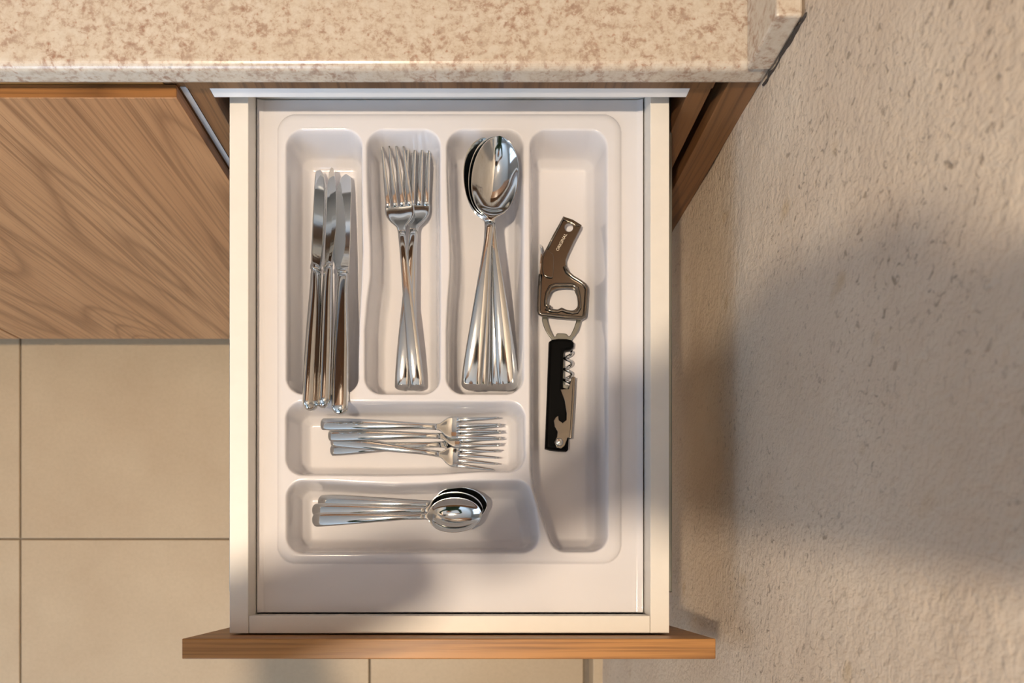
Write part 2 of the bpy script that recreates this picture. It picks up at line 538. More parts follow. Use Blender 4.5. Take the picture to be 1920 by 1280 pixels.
# wall cabinets over the worktop (above the frame; the cutlery mirrors them)
for k, (xa, xb) in enumerate(((-1.30, -0.80), (-0.795, -0.295), (-0.29, 0.205))):
    wb = Vector(((xa + xb) / 2, 0.8, 1.45))
    w = tag(empty('wall_cabinet', wb), ['oak wall cabinet farthest from the plaster wall', 'middle one of the oak wall cabinets', 'oak wall cabinet next to the plaster wall'][k], 'cabinet', 'wall cabinets')
    box('body', (xa, 0.640, 1.45), (xb, 0.954, 2.15), M['wood_edge'], w, base=wb)
    box('door', (xa + 0.002, 0.622, 1.452), (xb - 0.002, 0.6395, 2.148), M['wood_edge'], w, base=wb)

# ------------------------------------------------------------------ cutlery tray
TZ = 0.735; RIDGE = 0.004; DEEP = 0.045
DTR = CAM_Z - (TZ + RIDGE)      # depth of the rib tops
def pxy(px, py, d=DTR):
    return ((px - VX) * d / F, (VY - py) * d / F)

def sd_poly(X, Y, poly):
    poly = np.array(poly)
    n = len(poly)
    d = np.full(X.shape, 1e9); inside = np.zeros(X.shape, bool)
    for i in range(n):
        ax, ay = poly[i]; bx, by = poly[(i + 1) % n]
        ex, ey = bx - ax, by - ay
        wx, wy = X - ax, Y - ay
        t = np.clip((wx * ex + wy * ey) / (ex * ex + ey * ey), 0, 1)
        d = np.minimum(d, np.hypot(wx - ex * t, wy - ey * t))
        c = ((ay <= Y) & (by > Y)) | ((by <= Y) & (ay > Y))
        with np.errstate(divide='ignore', invalid='ignore'):
            xc = ax + (Y - ay) / (by - ay if by != ay else 1e-9) * ex
        inside ^= c & (X < xc)
    return np.where(inside, d, -d)

def dense(pts, closed=True, per=6):
    """smooth polyline through straight runs marked by their own points"""
    return pts

CR = 0.0125
COMP = {
 'a': [(540,247),(675,247),(675,330),(677,470),(675,520),(671,600),(669,680),(669,735),(540,735)],
 'b': [(691,247),(822,247),(822,735),(687,735),(687,620),(691,570),(698,515),(698,460),(693,380),(691,320)],
 'c': [(841,247),(978,247),(978,735),(840,735),(840,620),(843,560),(847,510),(847,460),(843,390),(841,320)],
 'd': [(997,247),(1134,247),(1136,1031),(1040,1031),(1016,960),(1002,915),(997.5,880),(997,800)],
 'e': [(539,756),(981,756),(981,881),(900,881),(820,886),(720,888),(620,887),(539,887)],
 'f': [(540,904),(620,905),(680,909),(740,911),(800,909),(870,904),(987,903),(1000,950),(1012,1033),(540,1033)],
}
def shrink(poly, r):
    """inset a polygon so that adding r back rounds its corners"""
    p = np.array(poly)
    c = []
    n = len(p)
    area2 = sum(p[i][0] * p[(i + 1) % n][1] - p[(i + 1) % n][0] * p[i][1] for i in range(n))
    if area2 < 0: p = p[::-1]
    for i in range(n):
        a, b, q = p[i - 1], p[i], p[(i + 1) % n]
        e1 = (b - a) / np.linalg.norm(b - a); e2 = (q - b) / np.linalg.norm(q - b)
        n1 = np.array([-e1[1], e1[0]]); n2 = np.array([-e2[1], e2[0]])
        m = (n1 + n2) / (1 + np.dot(n1, n2))
        c.append(b + m * r)
    return c

def make_tray():
    x0, x1 = BI0 + 0.0008, BI1 - 0.0012
    y0, y1 = -0.0362, 0.3840
    st = 0.00075
    nx, ny = int((x1 - x0) / st), int((y1 - y0) / st)
    xs = np.linspace(x0, x1, nx + 1); ys = np.linspace(y0, y1, ny + 1)
    X, Y = np.meshgrid(xs, ys, indexing='ij')
    def S(t):
        t = np.clip(t, 0, 1)
        return t * t * t * (t * (6 * t - 15) + 10)
    z = np.full(X.shape, TZ)
    ridge = [pxy(521, 213), pxy(1163, 213), pxy(1163, 1053), pxy(521, 1053)]
    sr = sd_poly(X, Y, shrink(ridge, 0.014)) + 0.014
    tr = np.clip((sr + 0.0012) / 0.0075, 0, 1)
    z += RIDGE * np.sqrt(np.maximum(0.0, 1 - (1 - tr) ** 2.2))
    # the outermost millimetres of the flange are turned up a little
    z += 0.35 * np.clip(x0 + 0.0052 - X, 0, 1) + 0.35 * np.clip(X - (x1 - 0.0050), 0, 1)
    cut = np.zeros(X.shape)
    for k, pl in COMP.items():
        pw = [pxy(*q) for q in pl]
        s = sd_poly(X, Y, shrink(pw, CR)) + CR
        # steep wall, tight top edge, wider foot
        prof = 0.80 * S((s + 0.0026) / 0.0072) + 0.20 * S((s - 0.0005) / 0.0115)
        cut = np.maximum(cut, prof)
    z -= DEEP * cut
    verts = np.stack([X, Y, z], -1).reshape(-1, 3)
    n1 = ny + 1
    a = (np.arange(nx)[:, None] * n1 + np.arange(ny)[None, :]).ravel()
    faces = np.stack([a, a + n1, a + n1 + 1, a + 1], -1).tolist()
    verts = verts.tolist()
    # skirt all round
    per = [i * n1 for i in range(nx + 1)] + [nx * n1 + j for j in range(1, ny + 1)] + [i * n1 + ny for i in range(nx - 1, -1, -1)] + [j for j in range(ny - 1, 0, -1)]
    k = len(verts)
    for i in per:
        v = verts[i]; verts.append((v[0], v[1], v[2] - 0.003))
    m = len(per)
    for i in range(m):
        j = (i + 1) % m
        faces.append([per[j], per[i], k + i, k + j])
    me = mesh_from('cutlery_tray', verts, faces)
    sm = [True] * (nx * ny) + [False] * m
    me.polygons.foreach_set('use_smooth', sm)
    return me
FLOOR = TZ + RIDGE - DEEP       # floor of the compartments
tag(link('cutlery_tray', make_tray(), M['tray']), 'glossy white plastic cutlery tray with six compartments filling the drawer', 'cutlery tray')

# ------------------------------------------------------------------ cutlery
def ring_section(y, hw, zc, crown, th, nv=12, cx=0.0):
    """closed cross-section: curved top sheet and its underside, soft edges"""
    top, bot = [], []
    for k in range(nv + 1):
        v = -1 + 2 * k / nv
        v = math.sin(v * math.pi / 2)
        e = math.sqrt(max(0.0, 1 - v ** 6))
        zt = zc + crown * (1 - v * v)
        top.append((cx + hw * v, y, zt - th * 0.5 * (1 - e)))
        bot.append((cx + hw * v, y, zt - th * (0.5 + 0.5 * e)))
    return top + bot[::-1][1:-1] if False else top + bot[::-1]

def round_end(y0, direction, hw, n=7, depth=None):
    """stations closing a handle end: list of (y, halfwidth factor)"""
    depth = depth or hw
    return [(y0 + direction * depth * (1 - math.cos(k / n * math.pi / 2)), math.sin(k / n * math.pi / 2)) for k in range(n + 1)]

def handle_mesh(name, L, ylen, hw_end, hw_mid, hw_neck, zprof, crown, th, end_depth):
    """flat cutlery handle from the butt (y=0) to the neck (y=ylen)"""
    rings = []
    ys = [0.0002] + [end_depth * (1 - math.cos(k / 8 * math.pi / 2)) + 0.0002 for k in range(1, 9)]
    ys += [end_depth + (ylen - end_depth) * (k / 26) for k in range(1, 27)]
    for y in ys:
        hw = interp([0, ylen * 0.12, ylen * 0.5, ylen * 0.86, ylen], [hw_end * 0.97, hw_end, hw_mid, hw_neck, hw_neck * 1.05], y)
        if y < end_depth:
            t = 1 - y / end_depth
            hw *= max(0.08, (1 - t ** 2.6) ** 0.5)
        z = interp([p[0] for p in zprof], [p[1] for p in zprof], y)
        tk = interp([0, ylen * 0.5, ylen], [th, th * 0.95, th * 1.35], y)
        rings.append(ring_section(y, hw, z, crown * min(1, y / end_depth) , tk))
    return loft(name, rings)

def bowl_mesh(name, ya, yb, width, depth, zprof, neck, th, crown_neck):
    """spoon bowl: egg shape from the neck (ya) to the tip (yb)"""
    rings = []
    n = 60
    for k in range(n + 1):
        t = math.sin(k / n * math.pi / 2)     # denser towards the tip
        y = ya + (yb - ya) * t
        # outline: neck flares into the bowl, widest at 0.45
        u = max(0.0, (t - 0.06) / 0.94)
        e = (max(0.0, 1 - abs((u - 0.50) / 0.50) ** 2.15)) ** 0.5
        w = width / 2 * e * (1.0 + 0.06 * (0.5 - u))
        if t < 0.3:
            w = max(w, interp([0, 0.10, 0.2, 0.3], [neck, neck * 1.1, neck * 1.6, neck * 1.8], t))
        if k == n: w = 0.0008
        dz = -depth * (max(0.0, min(1.0, 1 - abs((u - 0.47) / 0.53) ** 2.4)))
        blend = min(1, max(0, (t - 0.02) / 0.16))
        crown = crown_neck * (1 - blend) + dz * blend
        z = interp([p[0] for p in zprof], [p[1] for p in zprof], y)
        rings.append(ring_section(y, w, z, crown, th, 20))
    return loft(name, rings)

def fork_head_mesh(name, ya, yb, neck, hw, zf, th):
    """palm of the fork, from the neck to the roots of the tines"""
    rings = []
    for k in range(17):
        t = k / 16
        y = ya + (yb - ya) * t
        w = interp([0, 0.18, 0.42, 0.68, 1.0], [neck, neck * 1.2, hw * 0.72, hw * 0.985, hw], t)
        rings.append(ring_section(y, w, zf(y), -0.0012 * min(1, t * 2), th, 14))
    return loft(name, rings)

def tine_mesh(name, ya, yb, xa, xb, hwa, hwb, zf, th):
    rings = []
    for k in range(15):
        t = k / 14
        y = ya + (yb - ya) * t
        w = hwa + (hwb - hwa) * t
        if t > 0.93: w *= 1 - (t - 0.93) / 0.07 * 0.45
        cx = xa + (xb - xa) * t
        tk = th * (1 - 0.35 * t)
        rings.append([(cx + px * w, y, zf(y) + pz * tk - tk / 2) for px, pz in ((-1, -.3), (-1, .3), (-.6, .5), (.6, .5), (1, .3), (1, -.3), (.6, -.5), (-.6, -.5))])
    return loft(name, rings)

class Kind:
    """one kind of cutlery: its parts' meshes, made once and shared by every copy"""
    def __init__(self, name, length):
        self.name, self.length, self.parts = name, length, []   # parts: (name, mesh, material, smooth, parent index)
    def add(self, name, mesh, mat, smooth=True, parent=None):
        mesh.materials.append(mat)
        if smooth:
            mesh.polygons.foreach_set('use_smooth', [True] * len(mesh.polygons))
        self.parts.append((name, mesh, parent))
        return len(self.parts) - 1
    def place(self, butt, tip, roll, label, cat, group):
        butt, tip = Vector(butt), Vector(tip)
        ydir = (tip - butt).normalized()
        zref = Vector((0, 0, 1))
        xdir = ydir.cross(zref).normalized()
        zdir = xdir.cross(ydir).normalized()
        m = Matrix((xdir, ydir, zdir)).transposed().to_4x4()
        m = m @ Matrix.Rotation(roll, 4, 'Y')
        s = (tip - butt).length / self.length
        root = empty(self.name)
        root.matrix_world = Matrix.Translation(butt) @ m @ Matrix.Scale(s, 4)
        tag(root, label, cat, group)
        made = []
        for nm, me, par in self.parts:
            made.append(link(nm, me, None, made[par] if par is not None else root))
        return root

# table spoon --------------------------------------------------------
TS_L = 0.210
tspz = [(0, 0.0055), (0.012, 0.0075), (0.04, 0.0105), (0.085, 0.0125), (0.120, 0.0110), (0.142, 0.0085), (0.152, 0.0095), (0.175, 0.0105), (0.210, 0.0125)]
table_spoon = Kind('table_spoon', TS_L)
table_spoon.add('handle', handle_mesh('spoon_handle', TS_L, 0.1425, 0.0092, 0.0062, 0.0034, tspz, 0.0009, 0.0022, 0.0065), M['steel'])
table_spoon.add('bowl', bowl_mesh('spoon_bowl', 0.1420, TS_L, 0.0398, 0.0105, tspz, 0.0035, 0.0016, 0.0009), M['steel'])
# tea spoon ----------------------------------------------------------
TE_L = 0.143
tez = [(0, 0.004), (0.010, 0.0058), (0.03, 0.0085), (0.06, 0.0095), (0.08, 0.0085), (0.095, 0.0065), (0.105, 0.0072), (0.143, 0.0095)]
tea_spoon = Kind('tea_spoon', TE_L)
tea_spoon.add('handle', handle_mesh('tea_handle', TE_L, 0.0955, 0.0058, 0.0042, 0.0026, tez, 0.0007, 0.0018, 0.0048), M['steel'])
tea_spoon.add('bowl', bowl_mesh('tea_bowl', 0.0950, TE_L, 0.0288, 0.0075, tez, 0.0027, 0.0013, 0.0007), M['steel'])
# forks --------------------------------------------------------------
def make_fork(name, L, hand, root_y, head_hw, neck, hw_end, hw_mid, zprof, th, tip_hw, tine_w):
    k = Kind(name, L)
    zf = lambda y: interp([p[0] for p in zprof], [p[1] for p in zprof], y)
    k.add('handle', handle_mesh(name + '_handle', L, hand, hw_end, hw_mid, neck, zprof, 0.0007, th, hw_end * 0.55), M['steel'])
    h = k.add('head', fork_head_mesh(name + '_head', hand - 0.0004, root_y, neck * 1.05, head_hw, zf, th * 1.15), M['steel'])
    for q in range(4):
        u = -0.75 + 0.5 * q
        k.add('tine', tine_mesh(name + '_tine', root_y - 0.0015, L - (0.0015 if q in (0, 3) else 0), u * head_hw, u * tip_hw / 0.75, head_hw * 0.25 * 0.83, tine_w, zf, th), M['steel'], True, h)
    return k
fz = [(0, 0.003), (0.012, 0.0062), (0.04, 0.0105), (0.085, 0.0125), (0.115, 0.0115), (0.135, 0.0075), (0.152, 0.0045), (0.172, 0.0060), (0.205, 0.0135)]
dinner_fork = make_fork('dinner_fork', 0.205, 0.132, 0.1555, 0.0122, 0.0031, 0.0062, 0.0046, fz, 0.0020, 0.0088, 0.0008)
dz = [(0, 0.003), (0.010, 0.0050), (0.03, 0.0080), (0.06, 0.0092), (0.085, 0.0085), (0.100, 0.0058), (0.112, 0.0042), (0.126, 0.0052), (0.150, 0.0110)]
dessert_fork = make_fork('dessert_fork', 0.150, 0.097, 0.1150, 0.0095, 0.0026, 0.0050, 0.0040, dz, 0.0017, 0.0082, 0.0007)
# knife: flat in the local XY plane, cutting edge towards -X -----------
KN_L = 0.201
def knife_handle():
    rings = []
    for k in range(40):
        t = (k / 39) ** 1.7
        y = 0.116 * t
        hw = interp([0, 0.05, 0.25, 0.55, 0.85, 1.0], [0.0056, 0.0063, 0.0064, 0.0058, 0.0045, 0.0045], t)
        hz = interp([0, 0.05, 0.3, 0.7, 0.93, 1.0], [0.0036, 0.0044, 0.0046, 0.0042, 0.0034, 0.0026], t)
        f = 1.0
        if t < 0.05: f = max(0.1, math.sqrt(1 - (1 - t / 0.05) ** 2))
        rings.append([(math.copysign(abs(math.cos(a)) ** 0.75, math.cos(a)) * hw * f, y, math.copysign(abs(math.sin(a)) ** 0.85, math.sin(a)) * hz * f) for a in [2 * math.pi * q / 20 for q in range(20)]])
    return loft('knife_handle', rings)
def knife_blade():
    rings = []
    n = 34
    for k in range(n + 1):
        t = k / n
        y = 0.1150 + (KN_L - 0.1150) * t
        back = interp([0, 0.06, 0.2, 0.8, 0.95, 0.985, 1.0], [0.0042, 0.0046, 0.0050, 0.0052, 0.0048, 0.0036, 0.0012], t)
        edge = interp([0, 0.05, 0.16, 0.35, 0.6, 0.8, 0.94, 0.985, 1.0], [-0.0042, -0.0050, -0.0085, -0.0112, -0.0105, -0.0076, -0.0040, -0.0022, -0.0002], t)
        if 0.42 < t < 0.97 and k % 2: edge += 0.0004      # serration
        th = 0.0009 * (1 - 0.55 * t) + (0.0014 if t < 0.03 else 0)
        rings.append([(back, y, -th), (back, y, th), (back * 0.4 + edge * 0.6, y, th * 0.75), (edge, y, 0.00012), (edge, y, -0.00012), (back * 0.4 + edge * 0.6, y, -th * 0.75)])
    return loft('knife_blade', rings)
table_knife = Kind('table_knife', KN_L)
table_knife.add('handle', knife_handle(), M['steel'])
kb = knife_blade()
table_knife.add('blade', kb, M['steel'], False)
link_bol = lathe_mesh('knife_bolster', [(0.0047, 0), (0.0050, 0.0010), (0.0042, 0.0030), (0.0026, 0.0042)], 20)
for v in link_bol.vertices:
    v.co = (v.co.x * 0.98, 0.1148 + v.co.z, v.co.y * 0.62)
table_knife.add('bolster', link_bol, M['steel'])

D0 = CAM_Z - FLOOR     # depth of the compartment floors
def at(px, py, z):     # photo point on the plane z metres above the compartment floor
    return P(px, py, D0 - z)

# knives rest with their handles on the divider
g = 'knives in the left compartment'
table_knife.place(at(581, 770, 0.0505), at(602, 320, 0.012), R(226), 'table knife nearest the left wall of its compartment', 'knife', g)
table_knife.place(at(606, 765, 0.0510), at(622, 314, 0.014), R(126), 'middle table knife, standing on edge between the other two', 'knife', g)
table_knife.place(at(637, 777, 0.0510), at(647, 327, 0.009), R(-6), 'rightmost table knife, blade lying flat', 'knife', g)

g = 'dinner forks in the second compartment'
dinner_fork.place(at(768, 733, 0.0020), at(783, 277, 0.0045), 0, 'lowest dinner fork, mostly hidden under the two others', 'fork', g)
dinner_fork.place(at(754, 733, 0.0055), at(788, 273, 0.0080), R(0), 'dinner fork whose tines point to the right of the pair', 'fork', g)
dinner_fork.place(at(784, 733, 0.0090), at(738, 277, 0.0125), R(0), 'topmost dinner fork, crossing over with tines to the left', 'fork', g)

g = 'table spoons nested in the third compartment'
spoons = [((917, 733), (915, 274), 0.0000, 'table spoon at the bottom of the nest, third handle end from the left'),
          ((928, 733), (911, 271), 0.0024, 'table spoon with the fourth handle end from the left'),
          ((941, 733), (907, 269), 0.0048, 'table spoon with the second handle end from the right'),
          ((954, 733), (904, 268), 0.0072, 'table spoon with the rightmost handle of the fan'),
          ((896, 733), (927, 266), 0.0096, 'table spoon with the second handle end from the left'),
          ((883, 733), (937, 265), 0.0120, 'topmost table spoon, full bowl showing, leftmost handle')]
for b_, t_, z_, lab in spoons:
    table_spoon.place(at(*b_, 0.0060 + z_), at(*t_, 0.0335 + z_ * 1.15), 0, lab, 'spoon', g)

g = 'dessert forks in the upper cross compartment'
dessert_fork.place(at(620, 845, 0.0020), at(941, 829, 0.004), 0, 'lowest dessert fork, its handle end nearest the front', 'fork', g)
dessert_fork.place(at(621, 827, 0.0050), at(934, 867, 0.007), R(0), 'dessert fork slanting away from the other three', 'fork', g)
dessert_fork.place(at(616, 817, 0.0080), at(941, 820, 0.0095), 0, 'dessert fork directly below the topmost one', 'fork', g)
dessert_fork.place(at(602, 796, 0.0110), at(938, 805, 0.0125), 0, 'topmost dessert fork with the leftmost handle end', 'fork', g)

g = 'tea spoons in the lower cross compartment'
tea_spoon.place(at(598, 941, 0.0060), at(914, 948, 0.0145), R(0), 'tea spoon at the bottom of the three with a dark bowl', 'spoon', g)
tea_spoon.place(at(587, 957, 0.0085), at(906, 956, 0.0165), R(0), 'middle tea spoon of the three, bowl nearly covered', 'spoon', g)
tea_spoon.place(at(587, 975, 0.0110), at(904, 965, 0.0185), R(0), 'topmost tea spoon with its shiny bowl fully showing', 'spoon', g)

# ------------------------------------------------------------------ corkscrew and can opener
def plate(name, loops, z, th, bevel, base, mat, parent, smooth=False, res=2):
    """flat plate with holes: outlines in photo pixels on the plane z above the tray floor"""
    cu = bpy.data.curves.new(name, 'CURVE')
    cu.dimensions = '2D'; cu.fill_mode = 'BOTH'
    cu.extrude = max(0.0, th / 2 - bevel); cu.bevel_depth = bevel; cu.bevel_resolution = res
    cu.offset = -bevel
    for lp in loops:
        sp = cu.splines.new('POLY')
        sp.points.add(len(lp) - 1)
        for p, q in zip(sp.points, lp):
            w = at(q[0], q[1], z)
            p.co = (w.x - base.x, w.y - base.y, 0, 1)
        sp.use_cyclic_u = True
    tmp = bpy.data.objects.new('tmp', cu)
    COL.objects.link(tmp)
    dg = bpy.context.evaluated_depsgraph_get()
    me = bpy.data.meshes.new_from_object(tmp.evaluated_get(dg))
    bpy.data.objects.remove(tmp, do_unlink=True); bpy.data.curves.remove(cu)
    me.name = name
    o = link(name, me, mat, parent, smooth)
    o.location = (0, 0, (FLOOR + z) - base.z)
    return o

def smooth_loop(pts, n=6):
    """closed Catmull-Rom through photo points"""
    out = []
    m = len(pts)
    for i in range(m):
        p0, p1, p2, p3 = [np.array(pts[(i + k) % m], float) for k in (-1, 0, 1, 2)]
        for k in range(n):
            t = k / n
            out.append(tuple(0.5 * ((2 * p1) + (-p0 + p2) * t + (2 * p0 - 5 * p1 + 4 * p2 - p3) * t * t + (-p0 + 3 * p1 - 3 * p2 + p3) * t ** 3)))
    return out

c8 = lambda pts: [(990 + x / 5.333, 620 + y / 5.333) for x, y in pts]
c7 = lambda pts: [(990 + x / 5.12, 390 + y / 5.12) for x, y in pts]

kbz = at(1045, 740, 0)
cork = tag(empty('corkscrew', kbz), 'folding waiter corkscrew with a black handle and steel worm', 'corkscrew')
body = [(207,118),(240,98),(300,90),(380,92),(430,102),(455,135),(452,175),(420,198),(372,205),(352,222),(345,575),(395,590),(405,1040),(398,1195),(380,1208),(300,1205),(215,1195),(168,1180),(170,1130),(190,600)]
plate('handle', [c8(body)], 0.0075, 0.011, 0.003, kbz, M['black_plastic'], cork, True, 4)
# shallow steel spine beside the worm
plate('spine', [c8([(345,215),(362,215),(362,540),(405,545),(400,585),(345,585)])], 0.0050, 0.003, 0.0004, kbz, M['steel_green'], cork)
# worm
wp = []
turns, npt = 3.6, 90
pa, pb = at(990 + 405 / 5.333, 620 + 212 / 5.333, 0.0075) - kbz, at(990 + 398 / 5.333, 620 + 600 / 5.333, 0.0075) - kbz
ax = (pb - pa).normalized(); side = ax.cross(Vector((0, 0, 1))).normalized(); upv = side.cross(ax)
for k in range(npt + 1):
    t = k / npt
    a = t * turns * 2 * math.pi + 2.6
    wp.append(pa + (pb - pa) * t + side * (math.cos(a) * 0.0031) + upv * (math.sin(a) * 0.0031))
link('worm', tube_mesh('worm', wp, [0.0014 * (1 if t < 80 else max(0.25, (91 - t) / 11)) for t in range(npt + 1)], 8), M['steel'], cork, True)
lever = [(436,468),(452,462),(440,700),(418,1068),(395,1070),(385,1100),(366,1150),(330,1178),(285,1168),(262,1115),(288,1060),(293,1010),(265,960),(256,900),(275,865),(303,848),(308,895),(345,920),(382,892),(384,830),(364,700),(322,585),(405,580)]
lv = plate('lever', [c8(lever)], 0.0138, 0.0014, 0.0004, kbz, M['steel2'], cork)
plate('lever_flange', [c8([(446,468),(470,466),(455,760),(432,1078),(412,1078),(432,760)])], 0.0105, 0.0062, 0.0004, kbz, M['steel2'], lv).location = (0, 0, -0.0035)
rv = at(990 + 312 / 5.333, 620 + 1112 / 5.333, 0.0148) - kbz
rm = lathe_mesh('rivet', [(0.0034, -0.0006), (0.0034, 0.0004), (0.0024, 0.0011), (0.0016, 0.0009), (0.0010, 0.0013), (0.0002, 0.0014)], 20)
ro = link('rivet', rm, M['steel'], cork, True); ro.location = rv
# cap lifter ring at the other end
outer = smooth_loop(c7([(135,1060),(145,1120),(175,1190),(222,1258),(240,1300),(400,1300),(420,1262),(475,1190),(500,1120),(512,1060),(500,1010),(440,990),(320,985),(200,990),(150,1010)]))
hole = smooth_loop(c7([(188,1050),(195,1110),(222,1185),(248,1232),(268,1228),(282,1205),(365,1208),(378,1228),(402,1225),(432,1170),(458,1100),(462,1062),(430,1046),(320,1044),(215,1046)]))
plate('cap_lifter', [outer, hole], 0.0065, 0.0024, 0.0006, kbz, M['steel_green'], cork)

ob = at(1055, 500, 0)
can = tag(empty('can_opener', ob), 'pressed steel can opener with a bent arm lying over the corkscrew ring', 'can opener')
circ = [(392 + 40 * math.cos(2 * math.pi * k / 24), 188 + 40 * math.sin(2 * math.pi * k / 24)) for k in range(24)]
out = [(338,80),(428,112),(515,165),(505,195),(440,320),(378,455),(362,500),(362,545),(378,600),(430,645),(500,688),(552,722),(572,760),(572,800),(556,1000),(548,1045),(520,1064),(330,1052),(130,1030),(104,1016),(94,985),(104,760),(112,690),(112,600),(130,470),(172,392),(250,238)]
win = [(238,790),(330,770),(432,778),(452,810),(470,860),(475,930),(462,962),(430,982),(370,975),(322,955),(285,972),(215,962),(190,940),(186,905),(205,840)]
bodyo = plate('body', [c7(out), c7(circ), smooth_loop(c7(win), 4)], 0.0105, 0.0014, 0.0005, ob, M['steel2'], can, False, 3)
# raised rim round the square end, inner lip, folded edge of the arm and top
def rim(name, pts, z, r, closed=False):
    w = [at(*q, z) - ob for q in c7(pts)]
    return link(name, tube_mesh(name, w, r, 8), M['steel2'], can, True)
rim('outer_rim', [(120,640),(112,760),(106,880),(104,985),(112,1010),(135,1022),(330,1043),(515,1056),(540,1038),(548,1000),(563,800),(563,770),(545,738),(500,706),(430,664),(376,615),(352,560)], 0.0115, 0.0017)
rim('inner_lip', [(215,955),(170,930),(172,880),(185,810),(215,755),(260,738),(430,738),(470,765),(492,860),(496,960),(470,1000),(430,1005),(370,995),(322,975),(285,992),(215,985),(165,965)], 0.0112, 0.0017)
rim('arm_fold', [(345,92),(260,245),(184,395)], 0.0114, 0.0011)
plate('grip_end', [c7([(345,84),(430,112),(502,156),(494,172),(452,168),(428,148),(385,130),(340,112)])], 0.0118, 0.0010, 0.0003, ob, M['steel2'], can)
plate('cutter_plate', [smooth_loop(c7([(180,400),(215,425),(245,460),(242,640),(228,668),(190,664),(150,640),(138,560),(148,470)]), 4)], 0.0125, 0.0014, 0.0005, ob, M['steel2'], can)
# sickle blade standing on edge at the left
bl = [at(*q, 0.0075) - ob for q in c7([(120,352),(126,400),(122,470),(114,560),(104,650)])]
rings = []
for k, p in enumerate(bl):
    h = [0.0006, 0.0045, 0.0075, 0.0075, 0.004][k]
    rings.append([p + Vector((-0.0005, 0, -h)), p + Vector((0.0005, 0, -h)), p + Vector((0.0005, 0, h * 0.9)), p + Vector((-0.0005, 0, h * 0.9))])
link('blade', loft('blade', rings), M['steel'], can)
# engraved lettering on the arm
def lettering(text, px, py, ang, size, z):
    cu = bpy.data.curves.new('lettering', 'FONT')
    cu.body = text; cu.size = size; cu.extrude = 0.00008; cu.align_x = 'CENTER'; cu.align_y = 'CENTER'
    tmp = bpy.data.objects.new('tmp', cu); COL.objects.link(tmp)
    dg = bpy.context.evaluated_depsgraph_get()
    me = bpy.data.meshes.new_from_object(tmp.evaluated_get(dg))
    bpy.data.objects.remove(tmp, do_unlink=True)
    o = link('lettering', me, M['engraved'], bodyo)
    o.location = at(px, py, z) - ob - Vector(bodyo.location)
    o.rotation_euler = (0, 0, R(ang))
    return o
lettering('ORIGINAL', 1053, 454, 62, 0.0036, 0.0113)

# ------------------------------------------------------------------ the photographer, standing outside the frame
def skin_mesh(name, verts, edges, radii, root, sub=2):
    me = bpy.data.meshes.new(name)
    me.from_pydata(verts, edges, [])
    tmp = bpy.data.objects.new('tmp', me)
    COL.objects.link(tmp)
    sk = tmp.modifiers.new('skin', 'SKIN')
    sk.use_smooth_shade = True
    for i, r in enumerate(radii):
        rr = r if isinstance(r, tuple) else (r, r)
        me.skin_vertices[0].data[i].radius = rr
        me.skin_vertices[0].data[i].use_root = (i == root)
    sb = tmp.modifiers.new('sub', 'SUBSURF'); sb.levels = sub; sb.render_levels = sub
    dg = bpy.context.evaluated_depsgraph_get()
    out = bpy.data.meshes.new_from_object(tmp.evaluated_get(dg))
    bpy.data.objects.remove(tmp, do_unlink=True)
    out.name = name
    return out

